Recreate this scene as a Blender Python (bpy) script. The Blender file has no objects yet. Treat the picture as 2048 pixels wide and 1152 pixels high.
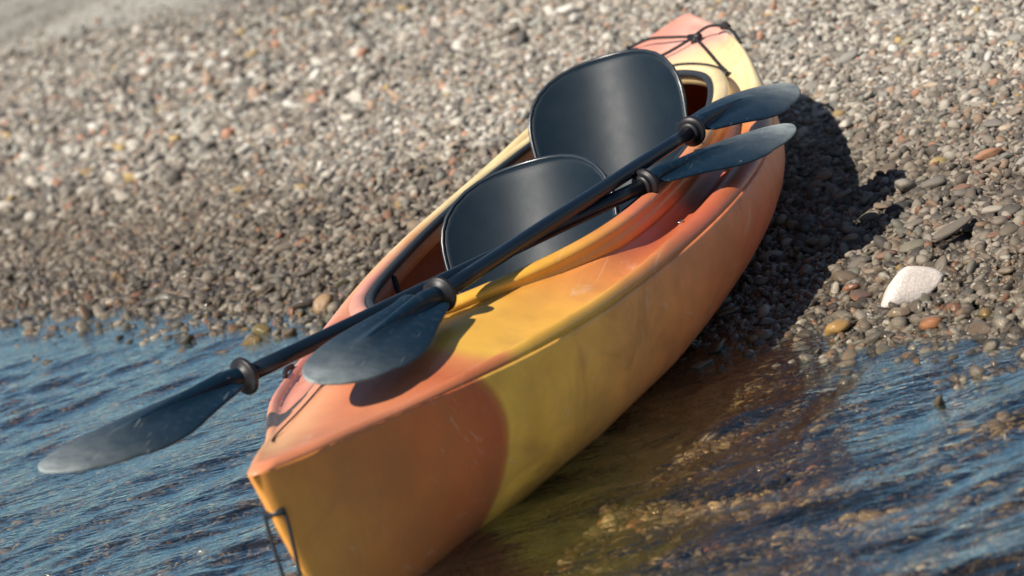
import bpy, bmesh, math, random
import numpy as np
from mathutils import Vector, Matrix, Euler, noise

C = bpy.context.scene.collection
SC = bpy.context.scene
R = math.radians
rng = np.random.default_rng(11)
random.seed(5)

# ------------------------------------------------------------------ camera
FW = Vector((0.0, 0.97867, -0.20546)); IR = Vector((0.95941, -0.05794, -0.27600)); IU = Vector((0.28201, 0.19712, 0.93894))
CAM = Vector((0, 0, 1.14146)); FPX = 4414.44
cam = bpy.data.objects.new('camera', bpy.data.cameras.new('camera')); C.objects.link(cam)
m = Matrix((IR, IU, -FW)).transposed().to_4x4(); m.translation = CAM
cam.matrix_world = m
cam.data.sensor_width = 36; cam.data.lens = FPX * 36 / 2048
cam.data.clip_start = .05; cam.data.clip_end = 500
cam.data.dof.use_dof = True; cam.data.dof.focus_distance = 4.5; cam.data.dof.aperture_fstop = 3.8
SC.camera = cam

# ------------------------------------------------------------------ sky, sun, exposure
SUN_AZ, SUN_EL = 230.0, 45.0
world = bpy.data.worlds.new('World'); SC.world = world; world.use_nodes = True
wn = world.node_tree; bg = wn.nodes['Background']
sky = wn.nodes.new('ShaderNodeTexSky'); sky.sky_type = 'NISHITA'; sky.sun_disc = False
sky.sun_elevation = R(SUN_EL); sky.sun_rotation = R(SUN_AZ); sky.air_density = 1.0; sky.dust_density = .15; sky.ozone_density = 1.5
wn.links.new(sky.outputs[0], bg.inputs[0]); bg.inputs[1].default_value = .05
sun = bpy.data.objects.new('sun', bpy.data.lights.new('sun', 'SUN')); C.objects.link(sun)
sun.data.energy = 5.0; sun.data.angle = R(.53); sun.data.color = (1, .93, .82)
a, e = R(SUN_AZ), R(SUN_EL)
sd = -Vector((math.sin(a) * math.cos(e), math.cos(a) * math.cos(e), math.sin(e)))
sun.rotation_euler = sd.to_track_quat('-Z', 'Y').to_euler(); sun.location = (-4, -4, 6)
SC.view_settings.view_transform = 'Standard'; SC.view_settings.look = 'None'
SC.view_settings.exposure = 0.68; SC.view_settings.gamma = 1.0

# ------------------------------------------------------------------ helpers
def tag(o, label=None, cat=None, group=None, kind=None):
    if label: o['label'] = label
    if cat: o['category'] = cat
    if group: o['group'] = group
    if kind: o['kind'] = kind
    return o
def empty(name, loc=(0, 0, 0)):
    o = bpy.data.objects.new(name, None); C.objects.link(o); o.location = loc; o.empty_display_size = .1
    return o
def mesh_obj(name, verts, faces, mats, parent=None, smooth=True, sub=0):
    me = bpy.data.meshes.new(name); me.from_pydata([tuple(v) for v in verts], [], faces)
    for mm in (mats if isinstance(mats, (list, tuple)) else [mats]): me.materials.append(mm)
    if smooth: me.polygons.foreach_set('use_smooth', [True] * len(me.polygons))
    me.update()
    o = bpy.data.objects.new(name, me); C.objects.link(o)
    if parent: o.parent = parent
    if sub:
        s = o.modifiers.new('s', 'SUBSURF'); s.levels = s.render_levels = sub
    return o
def grid_faces(nr, nc, wrap_c=False):
    f = []
    for i in range(nr - 1):
        for j in range(nc if wrap_c else nc - 1):
            k = (j + 1) % nc
            f.append((i * nc + j, i * nc + k, (i + 1) * nc + k, (i + 1) * nc + j))
    return f
def tube(pts, rad, n=10, cap=True, closed=False):
    """verts, faces of a tube of radius rad (number or list) along pts"""
    P = [Vector(p) for p in pts]; V = []; m_ = len(P)
    rads = rad if isinstance(rad, (list, tuple, np.ndarray)) else [rad] * m_
    up = Vector((.13, .21, .97)).normalized()
    for i, p in enumerate(P):
        if closed: t = P[(i + 1) % m_] - P[i - 1]
        else: t = P[min(i + 1, m_ - 1)] - P[max(i - 1, 0)]
        t.normalize(); x = t.cross(up).normalized(); y = x.cross(t)
        for k in range(n):
            an = 2 * math.pi * k / n
            V.append(p + (x * math.cos(an) + y * math.sin(an)) * rads[i])
    F = grid_faces(m_, n, True)
    if closed: F += [((m_ - 1) * n + j, (m_ - 1) * n + (j + 1) % n, (j + 1) % n, j) for j in range(n)]
    elif cap: F += [tuple(range(n))[::-1], tuple(range((m_ - 1) * n, m_ * n))]
    return V, F
def smooth_path(pts, n=8):
    P = [Vector(p) for p in pts]; out = []
    for i in range(len(P) - 1):
        p0 = P[max(i - 1, 0)]; p1 = P[i]; p2 = P[i + 1]; p3 = P[min(i + 2, len(P) - 1)]
        for k in range(n):
            t = k / n
            out.append(.5 * ((2 * p1) + (p2 - p0) * t + (2 * p0 - 5 * p1 + 4 * p2 - p3) * t * t + (3 * p1 - p0 - 3 * p2 + p3) * t ** 3))
    out.append(P[-1]); return out
def spline(xk, yk, x):
    xk = np.array(xk, float); yk = np.array(yk, float); n = len(xk); h = np.diff(xk); A = np.zeros((n, n)); b = np.zeros(n); A[0, 0] = A[-1, -1] = 1
    for i in range(1, n - 1):
        A[i, i - 1] = h[i - 1]; A[i, i] = 2 * (h[i - 1] + h[i]); A[i, i + 1] = h[i]; b[i] = 6 * ((yk[i + 1] - yk[i]) / h[i] - (yk[i] - yk[i - 1]) / h[i - 1])
    mm = np.linalg.solve(A, b); x = np.asarray(x, float); k = np.clip(np.searchsorted(xk, x) - 1, 0, n - 2); t = x - xk[k]; H = h[k]
    return yk[k] + t * ((yk[k + 1] - yk[k]) / H - H * (2 * mm[k] + mm[k + 1]) / 6) + t * t * mm[k] / 2 + t ** 3 * (mm[k + 1] - mm[k]) / (6 * H)

class NT:
    def __init__(self, name):
        self.m = bpy.data.materials.new(name); self.m.use_nodes = True; self.t = self.m.node_tree
        self.b = self.t.nodes['Principled BSDF']; self.out = self.t.nodes['Material Output']
    def n(self, typ, **kw):
        nd = self.t.nodes.new('ShaderNode' + typ)
        for k, v in kw.items(): setattr(nd, k, v)
        return nd
    def l(self, a_, b_): self.t.links.new(a_, b_)
    def noise(self, vec, scale, detail=3, rough=.5, dist=0):
        nd = self.n('TexNoise'); nd.inputs['Scale'].default_value = scale; nd.inputs['Detail'].default_value = detail
        nd.inputs['Roughness'].default_value = rough; nd.inputs['Distortion'].default_value = dist
        if vec is not None: self.l(vec, nd.inputs['Vector'])
        return nd.outputs['Fac']
    def math(self, op, a_, b_=None, c_=None, clamp=False):
        nd = self.n('Math', operation=op, use_clamp=clamp)
        for i, v in enumerate((a_, b_, c_)):
            if v is None: continue
            if isinstance(v, (int, float)): nd.inputs[i].default_value = v
            else: self.l(v, nd.inputs[i])
        return nd.outputs[0]
    def ramp(self, fac, stops, interp='LINEAR'):
        nd = self.n('ValToRGB'); cr = nd.color_ramp; cr.interpolation = interp
        while len(cr.elements) < len(stops): cr.elements.new(.5)
        for el, (p, c) in zip(cr.elements, stops):
            el.position = p; el.color = (*c, 1) if len(c) == 3 else c
        self.l(fac, nd.inputs[0]); return nd.outputs[0]
    def mix(self, fac, a_, b_, mode='MIX'):
        nd = self.n('Mix', data_type='RGBA', blend_type=mode)
        for i, v in ((0, fac), (6, a_), (7, b_)):
            if isinstance(v, (int, float)): nd.inputs[i].default_value = v
            elif isinstance(v, tuple): nd.inputs[i].default_value = (*v, 1)
            else: self.l(v, nd.inputs[i])
        return nd.outputs[2]
    def bump(self, h, strength, dist, normal=None):
        nd = self.n('Bump'); nd.inputs['Strength'].default_value = strength; nd.inputs['Distance'].default_value = dist
        self.l(h, nd.inputs['Height'])
        if normal is not None: self.l(normal, nd.inputs['Normal'])
        return nd.outputs[0]
    def set(self, **kw):
        for k, v in kw.items():
            i = self.b.inputs[k.replace('_', ' ')]
            if isinstance(v, (int, float)): i.default_value = v
            elif isinstance(v, tuple): i.default_value = (*v, 1) if len(v) == 3 else v
            else: self.l(v, i)
        return self

# ------------------------------------------------------------------ kayak frame (local x = bow in the water -> stern on the beach, y = away from camera, z up)
KM = Matrix(((0.337759, -0.939434, -0.058155), (0.939922, 0.339903, -0.031812), (0.049652, -0.043916, 0.997801)))
KT = Vector((-0.421309, 3.17005, -0.077432))
KW = KM.to_4x4(); KW.translation = KT
KMn = np.array(KM); KTn = np.array(KT)
def k2w(p): return KW @ Vector(p)
LEN = 3.4
KX = [0, .10, .25, .6, 1.0, 1.5, 2.0, 2.5, 2.9, 3.2, 3.4]
KWID = [0, .050, .105, .258, .364, .446, .445, .349, .234, .106, 0]
def kw_(x): return np.maximum(spline(KX, KWID, x), 0)
def kz_(x): return spline([0, .6, 1.5, 2.5, 3.2, 3.4], [.395, .299, .245, .267, .331, .345], x)
def keel(x):
    x = np.asarray(x, float)
    zz = .03 * np.clip((x - 2.4) / 1.0, 0, 1) ** 2 + .012 * np.clip((.8 - x) / .8, 0, 1) ** 2
    a_ = np.clip(1 - x / .10, 0, 1); b_ = np.clip(1 - (LEN - x) / .16, 0, 1)
    top = kz_(x)
    zz = zz + (top - zz) * (a_ ** 1.6) ; zz = zz + (top - zz) * (b_ ** 1.6)
    return zz
def sec_e(x): return np.interp(x, [0, .34, .55, .87, 1.2, 2.4, 2.8, 3.1, 3.4], [.62, .52, .36, .2, .135, .135, .19, .34, .6])

# ground height: slope up the beach, distance measured from the waterline
def shore_d(x, y):
    d = (x - .36) * .824 + (y - 4.33) * .567; s = (x - .36) * .567 - (y - 4.33) * .824
    return d - .19 * np.clip(s, 0, 1.1) ** 2 + .17 * np.clip(s + .15, 0, .9) + .018 * np.sin(s * 5.1 + 1) + .012 * np.sin(s * 11.7 + 2)
def ground_h(x, y):
    d = shore_d(x, y)
    h = -.018 + .073 * d + .004 * np.clip(d, 0, 8) ** 2
    h = np.where(d < -3, -.237 + (d + 3) * .02, h)
    return h + .008 * np.sin(x * 2.3 + y * 1.1) * np.cos(y * 1.7 - x * .6) * np.clip(d, 0, 1)
def to_local(x, y, z):
    return (np.stack([x, y, z], -1) - KTn) @ KMn
def hull_bottom_world(x, y):
    """height of the hull skin above world (x, y) and whether (x, y) is under it"""
    l0 = to_local(x, y, np.full_like(x, .02)); lx, ly = l0[..., 0], l0[..., 1]
    ins = (lx > .05) & (lx < LEN - .05)
    lxc = np.clip(lx, .05, LEN - .05); w = kw_(lxc); zt = kz_(lxc); zk = keel(lxc)
    ins &= np.abs(ly) < w
    fr = np.clip(np.abs(ly) / np.maximum(w, 1e-3), 0, 1) ** (1 / sec_e(lxc))
    zl = zk + fr * (zt - zk)
    return ins, KTn[2] + KMn[2, 0] * lx + KMn[2, 1] * ly + KMn[2, 2] * zl

# ------------------------------------------------------------------ ground and water sheets (fine where seen, coarse to the horizon)
def axis(lo, hi, step, far_lo, far_hi):
    mid = np.arange(lo, hi + 1e-6, step); out = [mid]
    d = step; p = hi; up = []
    while p < far_hi: d *= 1.35; p += d; up.append(p)
    d = step; p = lo; dn = []
    while p > far_lo: d *= 1.35; p -= d; dn.append(p)
    return np.concatenate([np.array(dn[::-1]), mid, np.array(up)])
def sheet(name, xs, ys, hfun, mat, drop=None):
    X, Y = np.meshgrid(xs, ys); Z = hfun(X, Y); nr, nc = X.shape
    V = np.stack([X, Y, Z], -1).reshape(-1, 3)
    i, j = np.meshgrid(np.arange(nr - 1), np.arange(nc - 1), indexing='ij'); i = i.ravel(); j = j.ravel()
    F = np.stack([i * nc + j, i * nc + j + 1, (i + 1) * nc + j + 1, (i + 1) * nc + j], -1)
    if drop is not None:
        cx = V[F].mean(1); F = F[~drop(cx[:, 0], cx[:, 1])]
    me = bpy.data.meshes.new(name); me.vertices.add(len(V)); me.vertices.foreach_set('co', V.ravel())
    me.loops.add(F.size); me.loops.foreach_set('vertex_index', F.ravel().astype(np.int32))
    me.polygons.add(len(F)); me.polygons.foreach_set('loop_start', np.arange(0, F.size, 4, dtype=np.int32)); me.polygons.foreach_set('loop_total', np.full(len(F), 4, np.int32))
    me.polygons.foreach_set('use_smooth', np.ones(len(F), bool)); me.update(calc_edges=True); me.validate()
    me.materials.append(mat); o = bpy.data.objects.new(name, me); C.objects.link(o); return o

# colours of beach stones, dry
STONE = [(0.0, (.20, .17, .14)), (.10, (.36, .32, .27)), (.20, (.075, .07, .068)), (.30, (.27, .235, .19)), (.40, (.48, .44, .38)), (.50, (.13, .11, .095)),
         (.58, (.26, .235, .20)), (.66, (.33, .22, .15)), (.72, (.235, .24, .215)), (.79, (.50, .465, .41)), (.86, (.10, .085, .075)), (.922, (.42, .20, .12)), (.942, (.60, .57, .52)), (.99, (.44, .30, .11))]
def wet_nodes(g):
    geo = g.n('NewGeometry'); sep = g.n('SeparateXYZ'); g.l(geo.outputs['Position'], sep.inputs[0])
    nz = g.noise(geo.outputs['Position'], 2.2, 2)
    zz = g.math('ADD', sep.outputs['Z'], g.math('MULTIPLY', g.math('SUBTRACT', nz, .5), -.05))
    wet = g.n('MapRange'); wet.interpolation_type = 'SMOOTHSTEP'
    wet.inputs['From Min'].default_value = .022; wet.inputs['From Max'].default_value = .05; wet.inputs['To Min'].default_value = 1; wet.inputs['To Max'].default_value = 0
    g.l(zz, wet.inputs['Value'])
    damp = g.n('MapRange'); damp.interpolation_type = 'SMOOTHSTEP'
    damp.inputs['From Min'].default_value = .05; damp.inputs['From Max'].default_value = .15; damp.inputs['To Min'].default_value = 1; damp.inputs['To Max'].default_value = 0
    g.l(zz, damp.inputs['Value'])
    return geo, wet.outputs[0], damp.outputs[0]
def stone_material(name, color=None, vein=.35, gain=1.0, soak=1.0):
    g = NT(name); tc = g.n('TexCoord'); oi = g.n('ObjectInfo')
    geo, wet, damp = wet_nodes(g)
    if color is None:
        col = g.ramp(oi.outputs['Random'], STONE, 'CONSTANT')
    else:
        rgb = g.n('RGB'); rgb.outputs[0].default_value = (*color, 1); col = rgb.outputs[0]
    # per-stone brightness and speckle
    r2 = g.math('FRACT', g.math('MULTIPLY', oi.outputs['Random'], 91.7))
    hsv = g.n('HueSaturation'); g.l(col, hsv.inputs['Color']); g.l(g.math('MULTIPLY_ADD', r2, .5 if color is None else .2, (.78 if color is None else .9) * gain), hsv.inputs['Value'])
    vec = g.n('VectorMath', operation='ADD'); g.l(tc.outputs['Object'], vec.inputs[0]); cmb = g.n('CombineXYZ'); g.l(g.math('MULTIPLY', r2, 40), cmb.inputs[0]); g.l(cmb.outputs[0], vec.inputs[1])
    n1 = g.noise(vec.outputs[0], 2.2, 5, .6, .6); n2 = g.noise(vec.outputs[0], 14, 3, .7)
    c1 = g.mix(g.math('MULTIPLY', n1, vein), hsv.outputs[0], (.30, .27, .23))
    c2 = g.mix(g.ramp(n2, [(.42, (0, 0, 0)), (.62, (1, 1, 1))]), g.mix(1.0, c1, (.80, .79, .77), 'MULTIPLY'), c1)
    wetc = g.mix(1.0, c2, (.44, .40, .35), 'MULTIPLY'); dampc = g.mix(1.0, c2, (.50, .455, .41), 'MULTIPLY')  # wetness, with the tones deepened further to paint shade into the crevices
    sz = g.n('SeparateXYZ'); g.l(geo.outputs['Position'], sz.inputs[0]); uw = g.n('MapRange'); uw.inputs['From Min'].default_value = -.004; uw.inputs['From Max'].default_value = -.016; g.l(sz.outputs['Z'], uw.inputs['Value'])
    wetc = g.mix(uw.outputs[0], wetc, g.mix(1.0, c2, (.92, .80, .62), 'MULTIPLY'))  # under water: brighter, warmer stone colour standing in for sunlit amber
    c3 = g.mix(wet, g.mix(damp, c2, dampc), wetc)
    if soak < 1: c3 = g.mix(soak, c2, c3)
    rough = g.math('MULTIPLY_ADD', wet, -.66, .74)
    b1 = g.bump(n2, .25, .02); 
    g.set(Base_Color=c3, Roughness=rough, Normal=b1); g.b.inputs['Specular IOR Level'].default_value = .5
    return g.m
M_STONE = stone_material('pebble_stone', gain=.90)

def mat_ground():
    g = NT('gravel_bed'); geo, wet, damp = wet_nodes(g); P = geo.outputs['Position']
    v = g.n('TexVoronoi'); v.inputs['Scale'].default_value = 62; g.l(P, v.inputs['Vector'])
    v2 = g.n('TexVoronoi'); v2.inputs['Scale'].default_value = 150; g.l(P, v2.inputs['Vector'])
    sepc = g.n('SeparateColor'); g.l(v.outputs['Color'], sepc.inputs[0])
    col = g.ramp(sepc.outputs[0], [(0, (.17, .155, .135)), (.25, (.27, .25, .215)), (.5, (.22, .195, .165)), (.7, (.36, .34, .30)), (.85, (.19, .18, .165)), (.95, (.34, .24, .17))])
    big = g.noise(P, .9, 4); col = g.mix(g.math('MULTIPLY', big, .5), col, (.31, .285, .245))
    gap = g.ramp(v.outputs['Distance'], [(.25, (1, 1, 1)), (.62, (.55, .53, .5))]); col = g.mix(1.0, col, gap, 'MULTIPLY')
    sp = g.n('SeparateXYZ'); g.l(P, sp.inputs[0])
    ln = g.math('SUBTRACT', sp.outputs['Y'], g.math('MULTIPLY_ADD', sp.outputs['X'], -1.72, 11.2)); fm = g.n('MapRange'); fm.inputs['From Min'].default_value = -1.2; fm.inputs['From Max'].default_value = 1.2; g.l(ln, fm.inputs['Value'])
    fine = g.mix(g.ramp(g.noise(P, .55, 4), [(.35, (0, 0, 0)), (.65, (1, 1, 1))]), (.18, .165, .14), (.34, .325, .285)); col = g.mix(fm.outputs[0], col, fine)
    col = g.mix(g.math('SUBTRACT', 1.0, fm.outputs[0]), col, g.mix(1.0, col, (.45, .42, .38), 'MULTIPLY'))  # bed colour darkened outside the fine gravel, painting shade into pebble gaps
    wetc = g.mix(1.0, col, (.36, .33, .30), 'MULTIPLY'); dampc = g.mix(1.0, col, (.6, .57, .53), 'MULTIPLY')
    c = g.mix(wet, g.mix(damp, col, dampc), wetc)
    h = g.math('ADD', g.math('MULTIPLY', v.outputs['Distance'], -1), g.math('MULTIPLY', v2.outputs['Distance'], -.4))
    g.set(Base_Color=c, Roughness=g.math('MULTIPLY_ADD', wet, -.4, .85), Normal=g.bump(h, .9, .012)); return g.m
def bed(X, Y):
    h = ground_h(X, Y); ins, hb = hull_bottom_world(X, Y)
    return np.where(ins, np.minimum(h, hb - .012), h) - .006
ground = sheet('beach_ground', axis(-2.2, 2.0, .03, -120, 120), axis(2.6, 9, .03, -60, 200), bed, mat_ground())
tag(ground, 'gently sloping gravel bed under the pebbles, rising from the water', None, None, 'structure')

# waves
wr = np.random.default_rng(4); WV = []
for i in range(46):
    lam = .035 * (11 ** (i / 45)); th = R(90 + 8) + wr.normal() * .36 * (1 if lam > .12 else 1.25)
    k = 2 * math.pi / lam; WV.append((k * math.cos(th), k * math.sin(th), wr.uniform(0, 6.28), lam * .0034 * wr.uniform(.5, 1.4) * (1.7 if lam > .15 else 1.45)))
def water_h(X, Y):
    z = np.zeros_like(X); xw = X + .05 * np.sin(Y * 3.1 + X) + .03 * np.sin(Y * 7.7 - X * 2.3); yw = Y + .04 * np.sin(X * 4.3 + 1) + .02 * np.sin(X * 9.1 + Y * 3)
    fade = np.clip(np.minimum(np.minimum((X + 3.4) / .5, (2.2 - X) / .5), np.minimum((Y - 2.2) / .4, (8.8 - Y) / .8)), 0, 1)
    d = shore_d(X, Y); calm = np.interp(d, [-.5, -.02, .05], [1, .45, .2])
    env = .72 + .9 * np.clip(X + .1, 0, 1) + .35 * np.sin(X * 2.1 + Y * 1.3) * np.sin(Y * 2.7 - X * .9)
    for kx, ky, ph, am in WV: z += am * np.sin(kx * xw + ky * yw + ph)
    return z * fade * calm * env
def mat_water():
    g = NT('clear_shallow_water'); geo = g.n('NewGeometry'); P = geo.outputs['Position']
    mp = g.n('Mapping'); mp.inputs['Rotation'].default_value = (0, 0, R(-8)); mp.inputs['Scale'].default_value = (16, 46, 30); g.l(P, mp.inputs['Vector'])
    n1 = g.noise(mp.outputs[0], 1, 3, .55, .8)
    mp2 = g.n('Mapping'); mp2.inputs['Scale'].default_value = (60, 130, 80); g.l(P, mp2.inputs['Vector'])
    n2 = g.noise(mp2.outputs[0], 1, 2, .5, .3)
    h = g.math('ADD', g.math('MULTIPLY', n1, 1.0), g.math('MULTIPLY', n2, .3))
    nrm = g.bump(h, 1.0, .0042)
    fr = g.n('Fresnel'); fr.inputs['IOR'].default_value = 1.45; g.l(nrm, fr.inputs['Normal'])
    gl = g.n('BsdfGlossy'); gl.inputs['Roughness'].default_value = .02; gl.inputs['Color'].default_value = (.82, .96, .96, 1); g.l(nrm, gl.inputs['Normal'])
    tr = g.n('BsdfTransparent'); tr.inputs['Color'].default_value = (.97, .88, .68, 1)
    mx = g.n('MixShader'); g.l(g.math('MULTIPLY', fr.outputs[0], 2.4, clamp=True), mx.inputs[0]); g.l(tr.outputs[0], mx.inputs[1]); g.l(gl.outputs[0], mx.inputs[2])
    g.l(mx.outputs[0], g.out.inputs['Surface']); g.t.nodes.remove(g.b); return g.m
def drop_water(x, y):
    ins, hb = hull_bottom_world(x, y)
    l0 = to_local(x, y, np.zeros_like(x)); lx = np.clip(l0[:, 0], .05, LEN - .05)
    return (ins & (hb < -.014) & (l0[:, 0] > .12)) | (shore_d(x, y) > 1.0)
water = sheet('water', axis(-3.2, 2.0, .0125, -120, 60), axis(2.3, 8.2, .0125, -80, 120), water_h, mat_water(), drop_water)
tag(water, 'shallow rippled blue water washing onto the pebbles', None, None, 'structure')

# ------------------------------------------------------------------ pebbles: a dozen shapes
def pebble_mesh(name, seed, sub=2, flat=.55, elong=1.3, angular=0.0, mat=None):
    r_ = random.Random(seed); bm = bmesh.new(); bmesh.ops.create_icosphere(bm, subdivisions=sub, radius=1)
    off = Vector((r_.uniform(-50, 50), r_.uniform(-50, 50), r_.uniform(-50, 50)))
    planes = [(Vector((r_.gauss(0, 1), r_.gauss(0, 1), r_.gauss(0, 1))).normalized(), r_.uniform(.62, .9)) for _ in range(int(angular * 10))]
    for v in bm.verts:
        p = v.co.copy(); n1 = noise.noise(p * .9 + off); n2 = noise.noise(p * 2.3 + off)
        p *= 1 + .30 * n1 + .09 * n2
        for n_, d_ in planes:
            k = p.dot(n_)
            if k > d_: p -= n_ * (k - d_) * .82
        p.x *= elong; p.z *= flat * (1 + .25 * p.x * r_.choice([0, 0, 1]) * .3)
        v.co = p
    me = bpy.data.meshes.new(name); bm.to_mesh(me); bm.free()
    me.polygons.foreach_set('use_smooth', [True] * len(me.polygons)); me.materials.append(mat or M_STONE); return me
SHAPES = [(1, .5, 1.25, 0), (2, .6, 1.1, .3), (3, .38, 1.4, 0), (4, .55, 1.55, .4), (5, .7, 1.15, .6), (6, .45, 1.2, .2), (7, .62, 1.3, .8), (8, .35, 1.1, .5), (9, .5, 1.7, .2), (10, .66, 1.05, 0), (11, .48, 1.35, 1.0), (12, .42, 1.5, 0)]
pcol = bpy.data.collections.new('pebble_shapes')        # only a source for the instances, not linked to the scene
for i, (s_, fl, el, an) in enumerate(SHAPES):
    po = bpy.data.objects.new('pebble_shape_%02d' % i, pebble_mesh('pebble_shape', s_, 2, fl, el, an)); pcol.objects.link(po)

# where gravel is worth laying: what the camera, or one a step aside, can see
def in_view(x, y, z, mar):
    d = np.stack([x - CAM.x, y - CAM.y, z - CAM.z], -1); dz = d @ np.array(FW)
    u = d @ np.array(IR) / dz * FPX; v = d @ np.array(IU) / dz * FPX
    return (dz > .5) & (np.abs(u) < 1024 + mar) & (np.abs(v) < 576 + mar), dz, u + 1024, 576 - v
def scatter(x0, x1, y0, y1, dens, rmin, rmax, dmin, dmax, lift, mar=330, keep=None):
    n = int((x1 - x0) * (y1 - y0) * dens); x = rng.uniform(x0, x1, n); y = rng.uniform(y0, y1, n); z = ground_h(x, y)
    ok, dz, u, v = in_view(x, y, z, mar); ok &= (dz > dmin) & (dz < dmax)
    if keep is not None: ok &= keep(x, y)
    x, y, z, dz = x[ok], y[ok], z[ok], dz[ok]; r_ = rmin + (rmax - rmin) * rng.power(.6, len(x)) ** 1.3
    ins, hb = hull_bottom_world(x, y); k = ~(ins & (hb < z + r_ * .9)); 
    for ax_, ay_ in ((1, 0), (-1, 0), (0, 1), (0, -1)):
        ii, hh = hull_bottom_world(x + ax_ * r_ * .8, y + ay_ * r_ * .8); k &= ~(ii & (hh < z + r_ * .5))
    x, y, z, r_ = x[k], y[k], z[k], r_[k]
    z = z + rng.uniform(lift[0], lift[1], len(x)) * r_
    return np.stack([x, y, z, r_], -1)
STONES = []        # (x, y, r) of the separately built stones, kept free of gravel on top
def clear_of(P_, lst, f=.85):
    k = np.ones(len(P_), bool)
    for (x, y, r_) in lst: k &= (P_[:, 0] - x) ** 2 + (P_[:, 1] - y) ** 2 > (r_ * f) ** 2
    return k

# ------------------------------------------------------------------ notable stones, each a thing
def rock(name, label, cat, x, y, size, flat, color, seed, elong=1.3, angular=.4, rz=0.0, tilt=(0, 0), lift=.35, vein=.25, group=None, sub=3, custom=None):
    g = stone_material(name + '_mineral', color, vein, soak=.25 if name == 'white_stone' else 1.0)
    me = custom or pebble_mesh(name, seed, sub, flat, elong, angular)
    me.materials.clear(); me.materials.append(g)
    o = bpy.data.objects.new(name, me); C.objects.link(o); r_ = size / 2
    o.scale = (r_ / elong,) * 3; o.rotation_euler = (tilt[0], tilt[1], rz)
    o.location = (x, y, float(ground_h(np.array(x), np.array(y))) + r_ * flat * lift + .004)
    STONES.append((x, y, r_)); tag(o, label, cat, group); return o
def slab_stone():
    out = [(-60, -30), (-50, 4), (-24, 36), (-4, 44), (38, 30), (58, 12), (52, -6), (34, -22), (-10, -34)]
    bm = bmesh.new(); n_ = len(out); rings = []
    for yy, sc_ in ((-16, .55), (-13, .90), (-4, 1.0), (12, .98), (20, .75)):
        rings.append([bm.verts.new(((x * sc_ + 6 * math.sin(z * .05)) , yy + x * .10 + .05 * z, z * sc_)) for x, z in out])
    for a_, b_ in zip(rings, rings[1:]):
        for k in range(n_): bm.faces.new((a_[k], a_[(k + 1) % n_], b_[(k + 1) % n_], b_[k]))
    bm.faces.new(rings[0][::-1]); bm.faces.new(rings[-1]); bmesh.ops.recalc_face_normals(bm, faces=bm.faces)
    bmesh.ops.subdivide_edges(bm, edges=bm.edges[:], cuts=2, use_grid_fill=True, smooth=.18)
    for v in bm.verts: v.co += v.co.normalized() * 2.2 * noise.noise(v.co * .045) ; v.co *= .001 / .0592
    me = bpy.data.meshes.new('white_stone'); bm.to_mesh(me); bm.free(); me.polygons.foreach_set('use_smooth', [True] * len(me.polygons)); return me
rock('white_stone', 'large smooth white stone with a rounded triangular outline on the wet pebbles', 'stone', .762, 4.235, .142, .40, (.72, .64, .60), 47, 1.03, 1.0, R(4), (R(-20), R(4)), .45, .03, custom=slab_stone()).scale.z *= .86
rock('red_stone', 'flat terracotta coloured stone in the dry gravel near the right edge', 'stone', 1.139, 4.985, .076, .5, (.50, .25, .14), 52, 1.35, .9, R(10), (R(-12), 0), .6)
rock('orange_pebble', 'small round orange pebble between grey pebbles above the yellow half shell', 'pebble', 1.086, 5.287, .026, .8, (.60, .27, .15), 53, 1.1, 0, 0, (0, 0), .7)
rock('cream_pebble', 'small cream knobbly pebble high in the gravel at the right', 'pebble', 1.248, 5.203, .038, .6, (.66, .54, .42), 54, 1.25, .3, R(15))
rock('pale_stone', 'pale triangular stone lying just outside the tip of the kayak shadow', 'stone', .974, 5.787, .054, .6, (.56, .52, .46), 55, 1.15, 1.0, R(60), (R(-20), 0), .7)
rock('green_stone', 'big smooth oval grey green pebble above the large white stone', 'pebble', .835, 4.521, .064, .5, (.36, .36, .29), 56, 1.4, .1, R(12))
rock('speckled_stone', 'round speckled pinkish grey pebble at the right edge beside grey ones', 'pebble', 1.013, 4.456, .040, .75, (.36, .31, .27), 57, 1.15, .2, 0, (0, 0), .5, .6)
rock('yellow_stone', 'wet amber yellow pebble glistening at the water line', 'pebble', .586, 4.159, .053, .7, (.80, .50, .18), 58, 1.2, .3, R(5), (R(-10), 0), .7)
rock('red_brown_stone', 'wet red brown angular stone glistening at the water line', 'stone', .734, 3.985, .054, .6, (.62, .27, .13), 59, 1.3, .9, R(-8), (R(-12), 0), .8)
rock('grey_stone', 'long flat light grey pebble beside the kayak shadow', 'pebble', .875, 4.683, .058, .4, (.36, .34, .30), 60, 1.7, .1, R(5))
rock('black_stone', 'near black angular stone at the edge of the shadow', 'stone', .883, 4.842, .062, .6, (.045, .045, .05), 61, 1.3, .7, R(15))
rock('large_white_stone', 'large out of focus white stone far up the beach behind the stern', 'stone', .572, 9.396, .135, .45, (.74, .70, .64), 62, 1.5, .2, R(5))
rock('white_pebble', 'out of focus white pebble far up the beach left of the stern', 'pebble', -.637, 11.73, .092, .5, (.76, .74, .70), 63, 1.4, .2, R(20))
rock('white_pebble', 'upper one of two blurred white pebbles lying together far up the beach', 'pebble', -1.148, 12.296, .062, .7, (.76, .74, .70), 64, 1.1, .2)
rock('white_pebble', 'lower one of two blurred white pebbles lying together far up the beach', 'pebble', -1.118, 11.751, .07, .7, (.76, .73, .68), 65, 1.1, .3)
rock('tan_stone', 'blocky tan stone touching the pink left rim of the kayak at the water line', 'stone', -.50, 5.83, .070, .85, (.62, .42, .24), 66, 1.1, 1.0, R(30), (0, R(-15)), .8)
rock('olive_stone', 'wet olive green stone at the water edge left of the kayak', 'stone', -.676, 5.815, .058, .75, (.36, .30, .13), 67, 1.2, .6, R(10), (0, 0), .9)
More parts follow.
